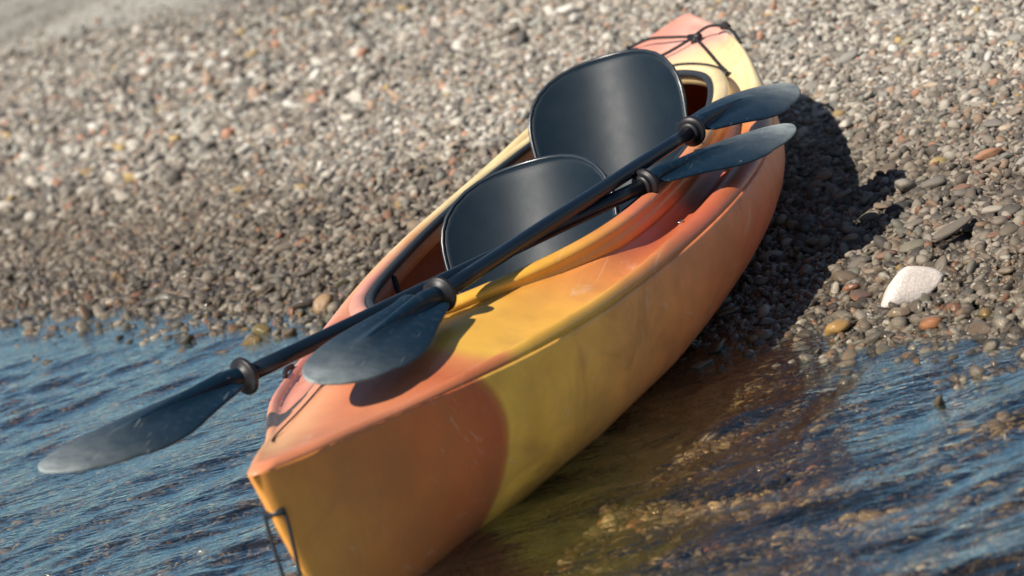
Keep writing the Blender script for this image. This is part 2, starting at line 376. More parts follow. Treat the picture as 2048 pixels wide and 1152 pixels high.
rock('rust_pebble', 'rust red pebble in the gravel left of the kayak', 'pebble', -1.089, 6.959, .050, .6, (.52, .22, .12), 68, 1.2, .3, R(35))
rock('pale_pebble', 'pale cream pebble near the water edge at the far left', 'pebble', -1.242, 6.962, .050, .7, (.66, .60, .50), 69, 1.1, .2)
rock('white_pebble', 'big white oval pebble under the water at the lower right', 'pebble', .641, 3.436, .055, .6, (.86, .82, .74), 70, 1.35, .1, R(8), (0, 0), 1.1)
rock('white_pebble', 'narrow white pebble under water touching the big white oval one', 'pebble', .600, 3.470, .034, .6, (.82, .78, .70), 71, 1.5, .1, R(40), (0, 0), 1.1)
rock('grey_white_pebble', 'round grey white pebble under water near the bottom edge', 'pebble', .112, 3.458, .038, .75, (.72, .70, .66), 72, 1.1, .1, 0, (0, 0), 1.1)
rock('pale_pebble', 'long pale sand coloured pebble under the rippled water beside a brown streak', 'pebble', .441, 3.662, .050, .6, (.72, .64, .52), 73, 1.6, .1, R(14), (0, 0), 1.1)
rock('grey_stone', 'smooth broad grey pebble just outside the shadow, near the blade tips', 'pebble', .96, 5.492, .06, .4, (.34, .32, .28), 74, 1.5, .1, R(8))
rock('grey_stone', 'light grey oval pebble left of the small orange pebble', 'pebble', 1.05, 5.38, .06, .42, (.38, .36, .32), 75, 1.5, .1, R(10))
rock('brown_pebble', 'orange brown pebble lying inside the shadow near the hull', 'pebble', .642, 4.706, .036, .6, (.55, .26, .12), 76, 1.3, .5, R(-10))
rock('brown_pebble', 'dull orange flat pebble in the shadow right of the hull', 'pebble', .738, 4.944, .036, .5, (.42, .23, .14), 77, 1.5, .2, R(5))
rock('long_stone', 'long narrow grey stone lying aslant above the large white stone', 'stone', .915, 4.48, .125, .42, (.24, .22, .19), 81, 2.6, .3, R(24), (0, R(-8)), .9)
def half_shell(name, label, x, y, size, color, rz, tx, ty):
    V = []; F = []; nr, nc = 9, 22
    for i in range(nr):
        a_ = .16 + (1.5 - .16) * i / (nr - 1)
        for j in range(nc):
            t = 2 * math.pi * j / nc; rr = math.sin(a_) * (1 + .05 * math.cos(t * 11)) ; V.append((rr * math.cos(t) * 1.35 * (1 + .25 * math.cos(t)), rr * math.sin(t) * .9, math.cos(a_) * .5))
    F = grid_faces(nr, nc, True)
    g = stone_material(name + '_lime', color, .1); o = mesh_obj(name, V, F, g)
    so = o.modifiers.new('t', 'SOLIDIFY'); so.thickness = .12
    o.scale = (size / 2.9,) * 3; o.rotation_euler = (tx, ty, rz); o.location = (x, y, float(ground_h(np.array(x), np.array(y))) + size * .16)
    STONES.append((x, y, size * .4)); tag(o, label, 'seashell'); return o
half_shell('half_shell', 'small yellow half shell standing open in the gravel left of the terracotta stone', 1.049, 5.117, .047, (.62, .48, .22), R(20), R(60), 0)
half_shell('half_shell', 'pale crescent shaped shell at the water line on the left', -.766, 5.99, .05, (.78, .72, .60), R(80), R(50), 0)

# ------------------------------------------------------------------ larger single pebbles
big = np.concatenate([scatter(-2.6, 2.2, 2.7, 9, 70, .017, .031, 2.9, 8.4, (.3, .7), 20), scatter(.0, 1.5, 3.0, 5.3, 170, .013, .023, 2.9, 5.4, (.4, .8), 10)])
big = big[clear_of(big, STONES, 1.5)]
order = []
for i in np.argsort(-big[:, 3]):     # no two of them on the same spot
    p = big[i]
    if all((p[0] - q[0]) ** 2 + (p[1] - q[1]) ** 2 > (.85 * (p[3] + q[3])) ** 2 for q in order): order.append(p)
big = np.array(order)
ok, dz, pu, pv = in_view(big[:, 0], big[:, 1], big[:, 2], 0)
def behind_kayak(u, v):          # picture area that the kayak and its paddles cover
    poly = [(500, 940), (600, 735), (700, 615), (800, 500), (930, 370), (1045, 262), (1080, 180), (1240, 105), (1365, 25), (1500, 100), (1560, 230), (1570, 340), (1500, 560), (1350, 760), (1000, 1050), (850, 1152), (600, 1152)]
    ins = False; j = len(poly) - 1
    for i in range(len(poly)):
        (xi, yi), (xj, yj) = poly[i], poly[j]
        if (yi > v) != (yj > v) and u < (xj - xi) * (v - yi) / (yj - yi) + xi: ins = not ins
        j = i
    return ins
px = big[:, 3] / dz * FPX
vis = [i for i in np.argsort(-px) if ok[i] and not behind_kayak(pu[i], pv[i])][:262]
COLS = {'grey': (.22, .21, .195), 'light grey': (.36, .345, .31), 'dark grey': (.11, .108, .105), 'brown': (.23, .18, .14), 'tan': (.38, .30, .22), 'reddish': (.36, .20, .14), 'white': (.60, .57, .51), 'olive': (.25, .235, .16)}
KEYS = list(COLS); CW = np.array([.22, .18, .13, .17, .12, .05, .06, .07])
cmesh = {k: [] for k in COLS}
for k, c_ in COLS.items():
    mt = stone_material('pebble_' + k.replace(' ', '_'), c_, .4)
    for s_, fl, el, an in (SHAPES[0], SHAPES[3], SHAPES[5], SHAPES[6], SHAPES[8], SHAPES[10]):
        me = pebble_mesh('pebble', s_ + 30, 3, fl, el, an, mt); cmesh[k].append((me, fl, el, {1: 'rounded', 4: 'long', 6: 'flat', 7: 'blocky', 9: 'narrow', 11: 'angular'}[s_]))
def zone(u, v, d, dz):
    if d < -.02: return ('under the water left of the kayak' if u < 600 else 'under the shallow water at the lower right')
    if d < .12: return ('at the water edge left of the kayak' if u < 700 else 'wet at the water edge right of the kayak')
    if u < 1100 and dz > 5.0: return 'in the gravel left of the kayak'
    if dz > 6.2: return 'high in the gravel beyond the stern'
    if d < .6: return 'in the damp gravel right of the kayak'
    return 'in the dry gravel near the right edge'
def put_pebble(p, ky, lab, grp):
    me, fl, el, adj = cmesh[ky][rng.integers(6)]; size = 'small ' if p[3] < .017 else ('big ' if p[3] > .027 else '')
    lab = size + lab.replace('rounded', adj); grp = size + adj + ' ' + grp
    o = bpy.data.objects.new('pebble', me); C.objects.link(o)
    s_ = p[3] / el * 1.08; o.scale = (s_, s_ * rng.uniform(.8, 1.05), s_)
    o.rotation_euler = (rng.normal() * .28, rng.normal() * .28, rng.uniform(0, 6.28)); o.location = (p[0], p[1], p[2])
    tag(o, lab, 'pebble', grp)
for i in vis:
    p = big[i]; ky = KEYS[rng.choice(8, p=CW)]; zn = zone(pu[i], pv[i], float(shore_d(p[0], p[1])), dz[i])
    put_pebble(p, ky, 'rounded %s pebble %s' % (ky, zn), '%s pebbles %s' % (ky, zn)); STONES.append((p[0], p[1], p[3] * .75))

# ------------------------------------------------------------------ the mass of gravel: points that carry one pebble each
sand_far = lambda x, y: ((x + .42) * (-4.9) + (y - 12.57) * 2.95 * .0 + 0) > -1e9
def nosand(x, y):        # beyond this line the beach is fine gravel, left to the ground's own relief
    return (y - (12.1 + (-.42 - x) * 1.72)) < rng.normal(0, .8, x.shape)
def on_left(x, y): return (x - .15) * .94 - (y - 4.2) * .34 < rng.normal(0, .12, x.shape)
def on_right(x, y): return ~on_left(x, y)
thin_left = lambda x, y: on_right(x, y) | (rng.random(x.shape) < .22)
G = [scatter(-2.2, 2.6, 2.6, 7.6, 12000, .0050, .0095, 2.4, 7.0, (-.1, .9), 800, thin_left),
     scatter(-2.2, 3.0, 2.6, 9.2, 4000, .0080, .0145, 2.4, 8.8, (.0, .8), 800, on_right),
     scatter(-2.2, 3.0, 2.6, 9.2, 700, .0130, .0205, 2.4, 8.8, (.15, .75), 800, on_right),
     scatter(-2.8, 1.6, 2.6, 9.2, 3800, .0080, .0142, 2.4, 8.8, (-.2, .9), 800, on_left),
     scatter(-2.8, 1.6, 2.6, 9.2, 950, .0125, .0205, 2.4, 8.8, (.1, 1.0), 800, on_left),
     scatter(-2.8, .4, 4.6, 9.2, 130, .0190, .0270, 4.8, 8.8, (.3, .9), 800, on_left),
     scatter(-3.5, 4.2, 6.6, 11.5, 2600, .0100, .017, 7.5, 11, (.0, .9), 600),
     scatter(-6, 4.5, 8.4, 19, 1350, .012, .022, 8.8, 18, (.1, .9), 450, nosand),
     scatter(-6, 4.5, 8.4, 19, 120, .026, .040, 8.8, 18, (.3, .8), 450, nosand),
     scatter(-8, 4, 11, 26, 90, .008, .016, 11, 26, (.1, .6), 200)]
G = np.concatenate(G); G = G[clear_of(G, STONES, .82)]
me = bpy.data.meshes.new('gravel'); me.vertices.add(len(G)); me.vertices.foreach_set('co', G[:, :3].ravel())
n = len(G)
rot = np.stack([rng.normal(0, .5, n), rng.normal(0, .5, n), rng.uniform(0, 6.283, n)], -1)
scl = np.stack([G[:, 3] * rng.uniform(.75, 1.05, n), G[:, 3] * rng.uniform(.65, 1.0, n), G[:, 3] * rng.uniform(.85, 1.4, n)], -1)
for nm, typ, dat, key in (('rot', 'FLOAT_VECTOR', rot, 'vector'), ('scl', 'FLOAT_VECTOR', scl, 'vector'), ('idx', 'INT', rng.integers(0, 12, n), 'value')):
    at = me.attributes.new(nm, typ, 'POINT'); at.data.foreach_set(key, np.ascontiguousarray(dat).ravel())
gravel = bpy.data.objects.new('gravel', me); C.objects.link(gravel)
ng = bpy.data.node_groups.new('lay_pebbles', 'GeometryNodeTree'); ng.interface.new_socket('Geometry', in_out='INPUT', socket_type='NodeSocketGeometry'); ng.interface.new_socket('Geometry', in_out='OUTPUT', socket_type='NodeSocketGeometry')
gi = ng.nodes.new('NodeGroupInput'); go = ng.nodes.new('NodeGroupOutput'); ip = ng.nodes.new('GeometryNodeInstanceOnPoints'); ci = ng.nodes.new('GeometryNodeCollectionInfo')
ci.inputs['Collection'].default_value = pcol; ci.inputs['Separate Children'].default_value = True; ci.inputs['Reset Children'].default_value = True
def na(nm, dt):
    q = ng.nodes.new('GeometryNodeInputNamedAttribute'); q.data_type = dt; q.inputs['Name'].default_value = nm
    return [o_ for o_ in q.outputs if o_.enabled and o_.name == 'Attribute'][0]
e2r = ng.nodes.new('FunctionNodeEulerToRotation')
ng.links.new(gi.outputs[0], ip.inputs['Points']); ng.links.new(ci.outputs[0], ip.inputs['Instance']); ip.inputs['Pick Instance'].default_value = True
ng.links.new(na('idx', 'INT'), ip.inputs['Instance Index']); ng.links.new(na('rot', 'FLOAT_VECTOR'), e2r.inputs[0]); ng.links.new(e2r.outputs[0], ip.inputs['Rotation']); ng.links.new(na('scl', 'FLOAT_VECTOR'), ip.inputs['Scale'])
ng.links.new(ip.outputs[0], go.inputs[0])
gm = gravel.modifiers.new('lay', 'NODES'); gm.node_group = ng
tag(gravel, 'countless small rounded pebbles and grit covering beach and shallow water', None, None, 'stuff')
print('gravel', n)

# ------------------------------------------------------------------ kayak materials
def mat_shell(name, stops, noise_amt=.10, rough=.42, tint=None, arc=0.0, left=None):
    """rotomoulded plastic whose two pigments drift into each other along the boat (stops: x in metres)"""
    g = NT(name); tc = g.n('TexCoord'); P = tc.outputs['Object']; sep = g.n('SeparateXYZ'); g.l(P, sep.inputs[0])
    n1 = g.noise(P, 2.6, 3, .5, .5); n2 = g.noise(P, 9, 4, .6); n3 = g.noise(P, 300, 2, .6)
    x = sep.outputs['X']
    if arc:   # the edge between the colours bows towards the middle of the boat at half height
        dz_ = g.math('SUBTRACT', sep.outputs['Z'], .17); x = g.math('ADD', x, g.math('MULTIPLY', g.math('MULTIPLY', dz_, dz_), arc))
    warp = g.math('MULTIPLY', g.math('SUBTRACT', n1, .5), noise_amt * 2)
    # no warp at the sharp colour edge near the bow
    fx = g.math('DIVIDE', g.math('ADD', x, g.math('MULTIPLY', warp, g.math('SUBTRACT', sep.outputs['X'], .5, clamp=True))), LEN)
    col = g.ramp(fx, [(s_ / LEN, c_) for s_, c_ in stops])
    if left:
        mr = g.n('MapRange'); mr.interpolation_type = 'SMOOTHSTEP'; g.l(g.math('ADD', sep.outputs['Y'], g.math('MULTIPLY', g.math('SUBTRACT', n1, .5), .12)), mr.inputs['Value']); mr.inputs['From Min'].default_value = -.03; mr.inputs['From Max'].default_value = .05
        col = g.mix(mr.outputs[0], col, g.ramp(fx, [(s_ / LEN, c_) for s_, c_ in left]))
    mott = g.ramp(n2, [(.3, (.88, .82, .78)), (.55, (1, 1, 1)), (.75, (1.0, 1.0, .98))]); col = g.mix(.8, col, g.mix(1.0, col, mott, 'MULTIPLY'))
    if tint: col = g.mix(g.ramp(g.noise(P, 5, 3, .6, 1.2), [(.50, (0, 0, 0)), (.70, (.45, .45, .45))]), col, tint)
    # scratches and dull scuffs
    mp = g.n('Mapping'); mp.inputs['Rotation'].default_value = (.25, .12, .10); mp.inputs['Scale'].default_value = (2.0, 210, 26); g.l(P, mp.inputs[0]); s1 = g.noise(mp.outputs[0], 1, 2, .4, .6)
    mp2 = g.n('Mapping'); mp2.inputs['Rotation'].default_value = (1.5, -.22, -.16); mp2.inputs['Scale'].default_value = (2.4, 240, 30); g.l(P, mp2.inputs[0]); s2 = g.noise(mp2.outputs[0], 1, 2, .4, .6)
    sc = g.math('MAXIMUM', g.ramp(s1, [(.66, (0, 0, 0)), (.73, (1, 1, 1))]), g.ramp(s2, [(.67, (0, 0, 0)), (.74, (1, 1, 1))]))
    sc = g.math('MULTIPLY', sc, g.ramp(g.noise(P, 4.5, 2), [(.42, (0, 0, 0)), (.62, (1, 1, 1))]))
    col = g.mix(g.math('MULTIPLY', sc, .16), col, (.80, .70, .60))
    grime = g.noise(P, 3.3, 5, .65); col = g.mix(g.ramp(grime, [(.48, (0, 0, 0)), (.72, (.42, .42, .42))]), col, (.22, .12, .05))
    scf = g.ramp(g.noise(P, 7, 6, .75, .8), [(.60, (0, 0, 0)), (.72, (.30, .30, .30))]); col = g.mix(scf, col, (.78, .66, .55))
    ro = g.math('ADD', g.math('MULTIPLY_ADD', n2, .22, rough - .11), g.math('MULTIPLY', sc, .15))
    h = g.math('ADD', g.math('MULTIPLY', n3, .10), g.math('ADD', g.math('MULTIPLY', n2, .8), g.math('MULTIPLY', sc, -.15)))
    g.set(Base_Color=col, Roughness=ro, Normal=g.bump(h, .35, .0025))
    g.b.inputs['Subsurface Weight'].default_value = .0
    return g.m
ORG = (.50, .155, .045); RED = (.52, .13, .065); YEL = (.68, .385, .055); OCH = (.50, .27, .045); CRM = (.76, .59, .31); PNK = (.60, .21, .10)
M_HULL = mat_shell('hull_plastic', [(0, (.64, .30, .05)), (.18, (.62, .22, .045)), (.40, (.60, .155, .04)), (.515, (.52, .11, .035)), (.53, (.97, .54, .08)), (.70, (.97, .51, .09)), (.90, (.93, .40, .10)), (1.15, (.86, .29, .09)), (1.6, (.80, .21, .10)), (2.1, (.80, .23, .10)), (2.45, (.74, .33, .09)), (2.8, CRM), (3.05, PNK), (3.4, PNK)], .35, .46, arc=2.6, tint=(.42, .15, .045))  # tones behind the bow raised: fill light on the shaded side painted in
M_DECK = mat_shell('deck_plastic', [(0, PNK), (.30, (.55, .19, .09)), (.46, (.47, .13, .05)), (.53, (.60, .20, .07)), (.575, YEL), (.80, (.68, .36, .06)), (1.0, (.62, .24, .06)), (1.25, (.54, .125, .05)), (1.75, (.50, .11, .06)), (2.2, (.58, .24, .07)), (2.42, CRM), (2.85, CRM), (3.0, (.72, .37, .29)), (3.4, (.70, .34, .27))], .15, .36, left=[(0, PNK), (.2, (.64, .34, .16)), (.45, (.62, .25, .13)), (.6, (.62, .24, .16)), (1.25, (.64, .26, .19)), (1.6, (.66, .36, .14)), (1.85, CRM), (2.7, CRM), (2.95, (.68, .30, .22)), (3.4, (.66, .27, .20))])
M_RIM = mat_shell('coaming_plastic', [(0, YEL), (.95, (.70, .36, .05)), (1.15, (.62, .26, .06)), (1.3, (.58, .16, .08)), (1.7, (.60, .20, .09)), (1.95, (.62, .33, .07)), (2.3, CRM), (3.4, CRM)], .1, .34)
M_RIML = mat_shell('coaming_plastic_left', [(0, YEL), (.9, (.66, .28, .22)), (1.3, (.64, .26, .19)), (1.6, (.66, .34, .14)), (1.85, CRM), (2.6, CRM), (3.4, CRM)], .1, .4)
def plain(name, col, rough=.5, spec=.5, metal=0, bump_scale=None, bump=.2, bd=.002, var=.15, coat=0):
    g = NT(name); tc = g.n('TexCoord'); P = tc.outputs['Object']; n_ = g.noise(P, 12, 4, .6)
    c = g.mix(g.math('MULTIPLY', n_, var), col, tuple(min(1, v * 2.2 + .02) for v in col))
    g.set(Base_Color=c, Roughness=g.math('MULTIPLY_ADD', n_, .18, rough - .09), Metallic=metal)
    g.b.inputs['Specular IOR Level'].default_value = spec
    if coat: g.b.inputs['Coat Weight'].default_value = coat; g.b.inputs['Coat Roughness'].default_value = .15
    if bump_scale: g.set(Normal=g.bump(g.noise(P, bump_scale, 3, .6), bump, bd))
    return g.m
M_BLACK = plain('black_plastic', (.010, .013, .018), .38, .5, 0, 90, .12)
M_CORD = plain('black_cord', (.012, .012, .014), .7, .3, 0, 400, .6, .002)
M_RUBBER = plain('black_rubber', (.016, .020, .026), .55, .5, 0, 220, .7, .003)
M_RING = plain('rubber_ring', (.007, .006, .008), .45, .35)
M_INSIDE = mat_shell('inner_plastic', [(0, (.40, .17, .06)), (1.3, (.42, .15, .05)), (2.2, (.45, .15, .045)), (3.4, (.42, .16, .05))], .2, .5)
M_WEB = plain('dark_webbing', (.012, .014, .018), .8, .3, 0, 300, .6)

kayak = empty('kayak'); kayak.matrix_world = KW
tag(kayak, 'orange and yellow two seat kayak lying half in the water on the pebbles', 'kayak')

# hull: stations x rows
xs = np.concatenate([[0, .006, .014, .026, .045, .07, .1], np.arange(.14, 3.22, .04), [3.24, 3.28, 3.32, 3.35, 3.375, 3.39, 3.4]])
FR = np.array([0, .004, .012, .03, .06, .1, .16, .25, .36, .5, .62, .72, .81, .88, .93, .97, 1.0])
def hull_rows(side):
    rows = []
    for x in xs:
        w = float(kw_(x)); zt = float(kz_(x)); zk = float(keel(x)); e_ = float(sec_e(x)); w2 = math.sqrt(w * w + (.018 * min(1, (x / .02) ** .5) * min(1, (LEN - x) / .012)) ** 2)
        row = []
        for f_ in FR:
            rnd = 1 + min(1, w / .25) * (.042 * math.sin(math.pi * min(1, f_) ** 1.5) ** .8) if 0 < f_ < 1 else 1
            y = w2 * f_ ** e_ * rnd * (1 + .035 * math.sin(math.pi * min(1, f_ * 1.05)) * min(1, max(0, (x - 1.5) / .8)) * min(1, max(0, (3.3 - x) / .4)))
            row.append((x, side * y, zk + f_ * (zt - zk)))
        rows.append(row)
    return rows
rr = hull_rows(-1); rl = hull_rows(1); V = []; nc = 2 * len(FR) - 1
for a_, b_ in zip(rr, rl): V += a_[::-1] + b_[1:]
F = grid_faces(len(xs), nc)
hull = mesh_obj('hull', V, F, [M_HULL], kayak)
hs = hull.modifiers.new('t', 'SOLIDIFY'); hs.thickness = .004; hs.offset = -1; hs.material_offset = 1; hull.data.materials.append(M_INSIDE)
# coaming curve, one point per t in [0, 1) round the cockpit, starting at the bow end and going down the camera's side
CXK = [.77, .80, .86, .95, 1.08, 1.25, 1.5, 1.8, 2.1, 2.36, 2.56, 2.68, 2.76, 2.795, 2.80]
CYK = [0, .062, .112, .170, .232, .278, .306, .315, .300, .268, .226, .176, .110, .050, 0]
GXK = [0, .055, .15, .36, .72, 1.08, 1.45, 1.8, 2.12, 2.5, 2.82, 3.08, 3.26, 3.36, 3.4]
def dense(K):    # arc-length like resample with the same parameter for the three tables
    t = np.arange(len(K)); return spline(t, K, np.linspace(0, len(K) - 1, 99))
cx = dense(CXK); cy = np.maximum(dense(CYK), 0); gx = np.clip(dense(GXK), 0, LEN)
cy[0] = cy[-1] = 0; gx[0] = 0; gx[-1] = LEN
def rim_z(x): return spline([.75, .95, 1.2, 1.6, 2.0, 2.5, 2.9], [.378, .356, .336, .319, .310, .304, .318], x)
DEPTHS = [0, .003, .009, .018, .030, .044, .057, .066]          # gunwale roll: distance in from the edge
LIFT = [0, .008, .0145, .0195, .0215, .018, .009, .001]
INN = [.12, .3, .5, .7, .88, 1.0]
def deck_side(s_):
    rows = []
    for k in range(len(cx)):
        g0 = Vector((gx[k], s_ * float(math.sqrt(kw_(gx[k]) ** 2 + (.018 * min(1, (gx[k] / .02) ** .5) * min(1, (LEN - gx[k]) / .012)) ** 2) if 0 < k < len(cx) - 1 else 0), float(kz_(gx[k]))))
        c0 = Vector((cx[k], s_ * float(cy[k]), 0)); c0.y += s_ * .020 * (1 if 0 < k < len(cx) - 1 else 0)
        endness = abs(2 * k / (len(cx) - 1) - 1)
        if cx[k] < 1.0: c0.x -= .03 * (1 - cy[k] / .2)if cy[k] < .2 else 0
        if cx[k] > 2.5: c0.x += .022 * (1 - cy[k] / .24) if cy[k] < .24 else 0
        mid = 1 - min(1, max(0, (endness - .25) / .5))
        c0.z = float(rim_z(np.clip(cx[k], .77, 2.88))) - (.022 + .016 * mid)
        d = c0 - g0; d.z = 0; D = max(d.length, 1e-4); row = []
        for dd, ll in zip(DEPTHS, LIFT):
            t = dd / D; row.append(Vector((g0.x + d.x * t, g0.y + d.y * t, g0.z + (c0.z - g0.z) * t * (.4) + ll * min(1, max(.3, (abs(g0.y) - .05) / .22)))))
        base = row[-1].copy(); sink = .034 * mid
        for q in INN:
            p = base.lerp(c0, q); p.z -= sink * (1 - q) ** .8 * 4 * q * .55
            # long shallow groove that follows the rim on the end decks
            if endness > .45 and cx[k] > 1.5: p.z += .006 * math.sin(q * math.pi * 2) * (1 - abs(endness - .7)) * .9
            if cx[k] < 1.0:
                u_ = min(1, max(0, (p.x - .14) / .48)); sm = u_ * u_ * (3 - 2 * u_); zg_ = float(kz_(p.x)); rise = (c0.z - float(kz_(c0.x)))
                flat_z = zg_ + rise * sm * (q ** .7 if p.x > .45 else 1 - (1 - q) ** 1.5) + .010 * math.sin(q * math.pi) + .004
                f_ = min(1, (1.0 - cx[k]) / .12) * min(1, q / .12); p.z = p.z * (1 - f_) + flat_z * f_
            row.append(p)
        rows.append(row)
    return rows
R1 = deck_side(-1); R2 = deck_side(1); rows = R1 + R2[::-1][1:-1]
nr = len(rows); nc = len(rows[0]); V = [p for r_ in rows for p in r_]
F = grid_faces(nr, nc) + [((nr - 1) * nc + j, (nr - 1) * nc + j + 1, j + 1, j) for j in range(nc - 1)]
deck = mesh_obj('deck', V, F, [M_DECK, M_INSIDE], kayak)
dsol = deck.modifiers.new('t', 'SOLIDIFY'); dsol.thickness = .004; dsol.material_offset = 1
bm = bmesh.new(); bm.from_mesh(deck.data); bmesh.ops.remove_doubles(bm, verts=bm.verts, dist=.0004); bmesh.ops.recalc_face_normals(bm, faces=bm.faces)
up_ = sum(f.normal.z * f.calc_area() for f in bm.faces)
if up_ < 0: bmesh.ops.reverse_faces(bm, faces=bm.faces)
bm.to_mesh(deck.data); bm.free(); dsol.offset = -1

# coaming: profile swept round the cockpit (outward offset, height)
PROF = [(.026, -.036), (.022, -.022), (.020, -.015), (.024, -.011), (.023, -.006), (.016, -.002), (.008, .001), (.0, .002), (-.007, -.001), (-.011, -.008), (-.012, -.022), (-.013, -.040)]
ring = [(cx[k], -cy[k]) for k in range(len(cx))] + [(cx[k], cy[k]) for k in range(len(cx) - 2, 0, -1)]
def ring_n(k):
    a_ = Vector(ring[(k + 2) % len(ring)]) - Vector(ring[k - 2]); nrm = Vector((a_.y, -a_.x)).normalized()
    c_ = Vector(ring[k]) - Vector((1.8, 0)); 
    return nrm if nrm.dot(c_) > 0 else -nrm
V = []
for k, (x, y) in enumerate(ring):
    nn = ring_n(k); z = float(rim_z(np.clip(x, .77, 2.88)))
    side = min(1, abs(y) / .2) * (1 if .95 < x < 2.6 else .4)
    for o_, h_ in PROF: V.append((x + nn.x * o_, y + nn.y * o_, z + h_ * (1 + .25 * side if h_ < -.01 else 1)))
npf = len(PROF); F = grid_faces(len(ring), npf) + [((len(ring) - 1) * npf + j, (len(ring) - 1) * npf + j + 1, j + 1, j) for j in range(npf - 1)]
rim = mesh_obj('coaming', V, F, [M_RIM, M_RIML], kayak)
for p_ in rim.data.polygons:
    if p_.center.y > .0 and p_.center.x < 2.7: p_.material_index = 1
rs = rim.modifiers.new('t', 'SOLIDIFY'); rs.thickness = .003; rs.offset = 0
# rubber edging along the inner lip
pts = []
for k, (x, y) in enumerate(ring):
    nn = ring_n(k); z = float(rim_z(np.clip(x, .77, 2.88))); pts.append((x - nn.x * .018, y - nn.y * .018, z - .010))
V, F = tube(pts, .0095, 10, closed=True); mesh_obj('rubber_edging', V, F, M_RUBBER, rim)

# inner ribs and floor
V = []; fx = np.linspace(.95, 2.75, 26)
for x in fx:
    zf = .030; fr_ = (zf - float(keel(x))) / (float(kz_(x)) - float(keel(x))); w = float(kw_(x)) * max(fr_, .01) ** float(sec_e(x)) * .86
    for t in np.linspace(-1, 1, 9): V.append((x, w * t, zf + .008 * abs(t) ** 2))
mesh_obj('floor_liner', V, grid_faces(26, 9), M_INSIDE, kayak)

# ------------------------------------------------------------------ seats
M_SEAT = plain('seat_plastic', (.003, .009, .016), .46, .16, 0, 60, .08, .002, .25)
M_EDGE = plain('seat_edge', (.012, .018, .025), .30, .7)
def make_seat(xb, zb, w, h, lean, yaw, skew, flare=.0):
    """xb, zb: foot of the backrest; h: its height along the slope; lean: degrees back; skew: how far the top edge shifts sideways"""
    V = []; F = []; rn, cn = 12, 48
    ca, sa = math.cos(lean), math.sin(lean)
    def surf(u, v, off=0.0):       # u -1..1 across, v 0..1 up
        y = u * w * (.86 + .14 * math.sin(min(1, v * 1.25) * math.pi / 2)); conc = .105 * (abs(u) ** 2) * (.75 + .25 * v); bow = .004 * math.sin(v * math.pi)
        px_, pz_ = v * h * sa, v * h * ca
        fwd = -conc + bow * .4 - off
        roll = .004 * max(0, (v - .93) / .07) ** 2
        X = xb + px_ + fwd * ca + roll; Z = zb + pz_ + fwd * -sa * -1 * .15
        Y = y + skew * (v - .5)
        return Vector((X, Y, Z))
    def ringpt(rho, k):
        t = 2 * math.pi * k / cn; c_, s_ = math.cos(t), math.sin(t); n_ = 3.6
        d_ = (abs(c_) ** n_ + abs(s_) ** n_) ** (-1 / n_); return rho * c_ * d_, .5 + .5 * rho * s_ * d_
    V.append(surf(0, .5))
    for i in range(1, rn + 1):
        rho = (i / rn) ** .8
        for k in range(cn): V.append(surf(*ringpt(rho, k)))
    for k in range(cn): F.append((0, 1 + k, 1 + (k + 1) % cn))
    for i in range(rn - 1):
        for k in range(cn): F.append((1 + i * cn + k, 1 + (i + 1) * cn + k, 1 + (i + 1) * cn + (k + 1) % cn, 1 + i * cn + (k + 1) % cn))
    # pan
    PV = []; 
    for i in range(15):
        s_ = i / 14; x = xb + .02 - .40 * s_; z0 = zb - .005 - .03 * math.sin(s_ * 2.4) + .035 * s_ ** 3
        for j in range(13):
            t = -1 + 2 * j / 12; PV.append((x, t * w * .92 * (1 - .12 * s_), z0 + .045 * abs(t) ** 3))
    pan = mesh_obj('seat', PV, grid_faces(15, 13), M_SEAT, kayak); so = pan.modifiers.new('t', 'SOLIDIFY'); so.thickness = .012
    back = mesh_obj('backrest', V, F, M_SEAT, pan); so = back.modifiers.new('t', 'SOLIDIFY'); so.thickness = .009; so.offset = 1
    edge = [surf(*ringpt(1.0, k), .001) + Vector((.003, 0, 0)) for k in range(cn)]
    EV, EF = tube(edge, .0046, 8, closed=True); mesh_obj('rolled_edge', EV, EF, M_EDGE, pan)
    # supports between pan and hull sides
    for sg in (-1, 1):
        BV, BF = tube([(xb + .05, sg * w * .8, zb + .02), (xb + .04, sg * w * .98, .10), (xb + .02, sg * w * 1.02, .045)], .014, 8); mesh_obj('seat_bracket', BV, BF, M_BLACK, pan)
    return pan
make_seat(1.475, .125, .200, .325, R(30), 0, .0)
make_seat(2.27, .135, .202, .358, R(29), 0, .0)
# webbing straps between the backrests and the inner sides
def strap(pts, wd, parent, name='strap', mat=None, nrm=Vector((0, 0, 1))):
    P = smooth_path(pts, 6); V = []
    for i, p in enumerate(P):
        t = (P[min(i + 1, len(P) - 1)] - P[max(i - 1, 0)]).normalized(); s_ = t.cross(nrm).normalized() * wd / 2
        V += [p - s_, p + s_]
    o = mesh_obj(name, V, grid_faces(len(P), 2), mat or M_WEB, parent); so = o.modifiers.new('t', 'SOLIDIFY'); so.thickness = .003; return o
strap([(1.40, .285, .300), (1.36, .27, .22), (1.33, .24, .13), (1.36, .20, .07)], .030, kayak, nrm=Vector((0, 1, .2)))
strap([(2.18, .295, .27), (2.2, .28, .2), (2.28, .22, .14)], .03, kayak, nrm=Vector((0, 1, .2)))
strap([(1.86, -.290, .275), (1.76, -.25, .20), (1.62, -.19, .17)], .028, kayak, nrm=Vector((0, 1, .2)))
strap([(2.62, -.235, .27), (2.5, -.22, .22), (2.38, -.19, .2)], .028, kayak, nrm=Vector((0, 1, .2)))

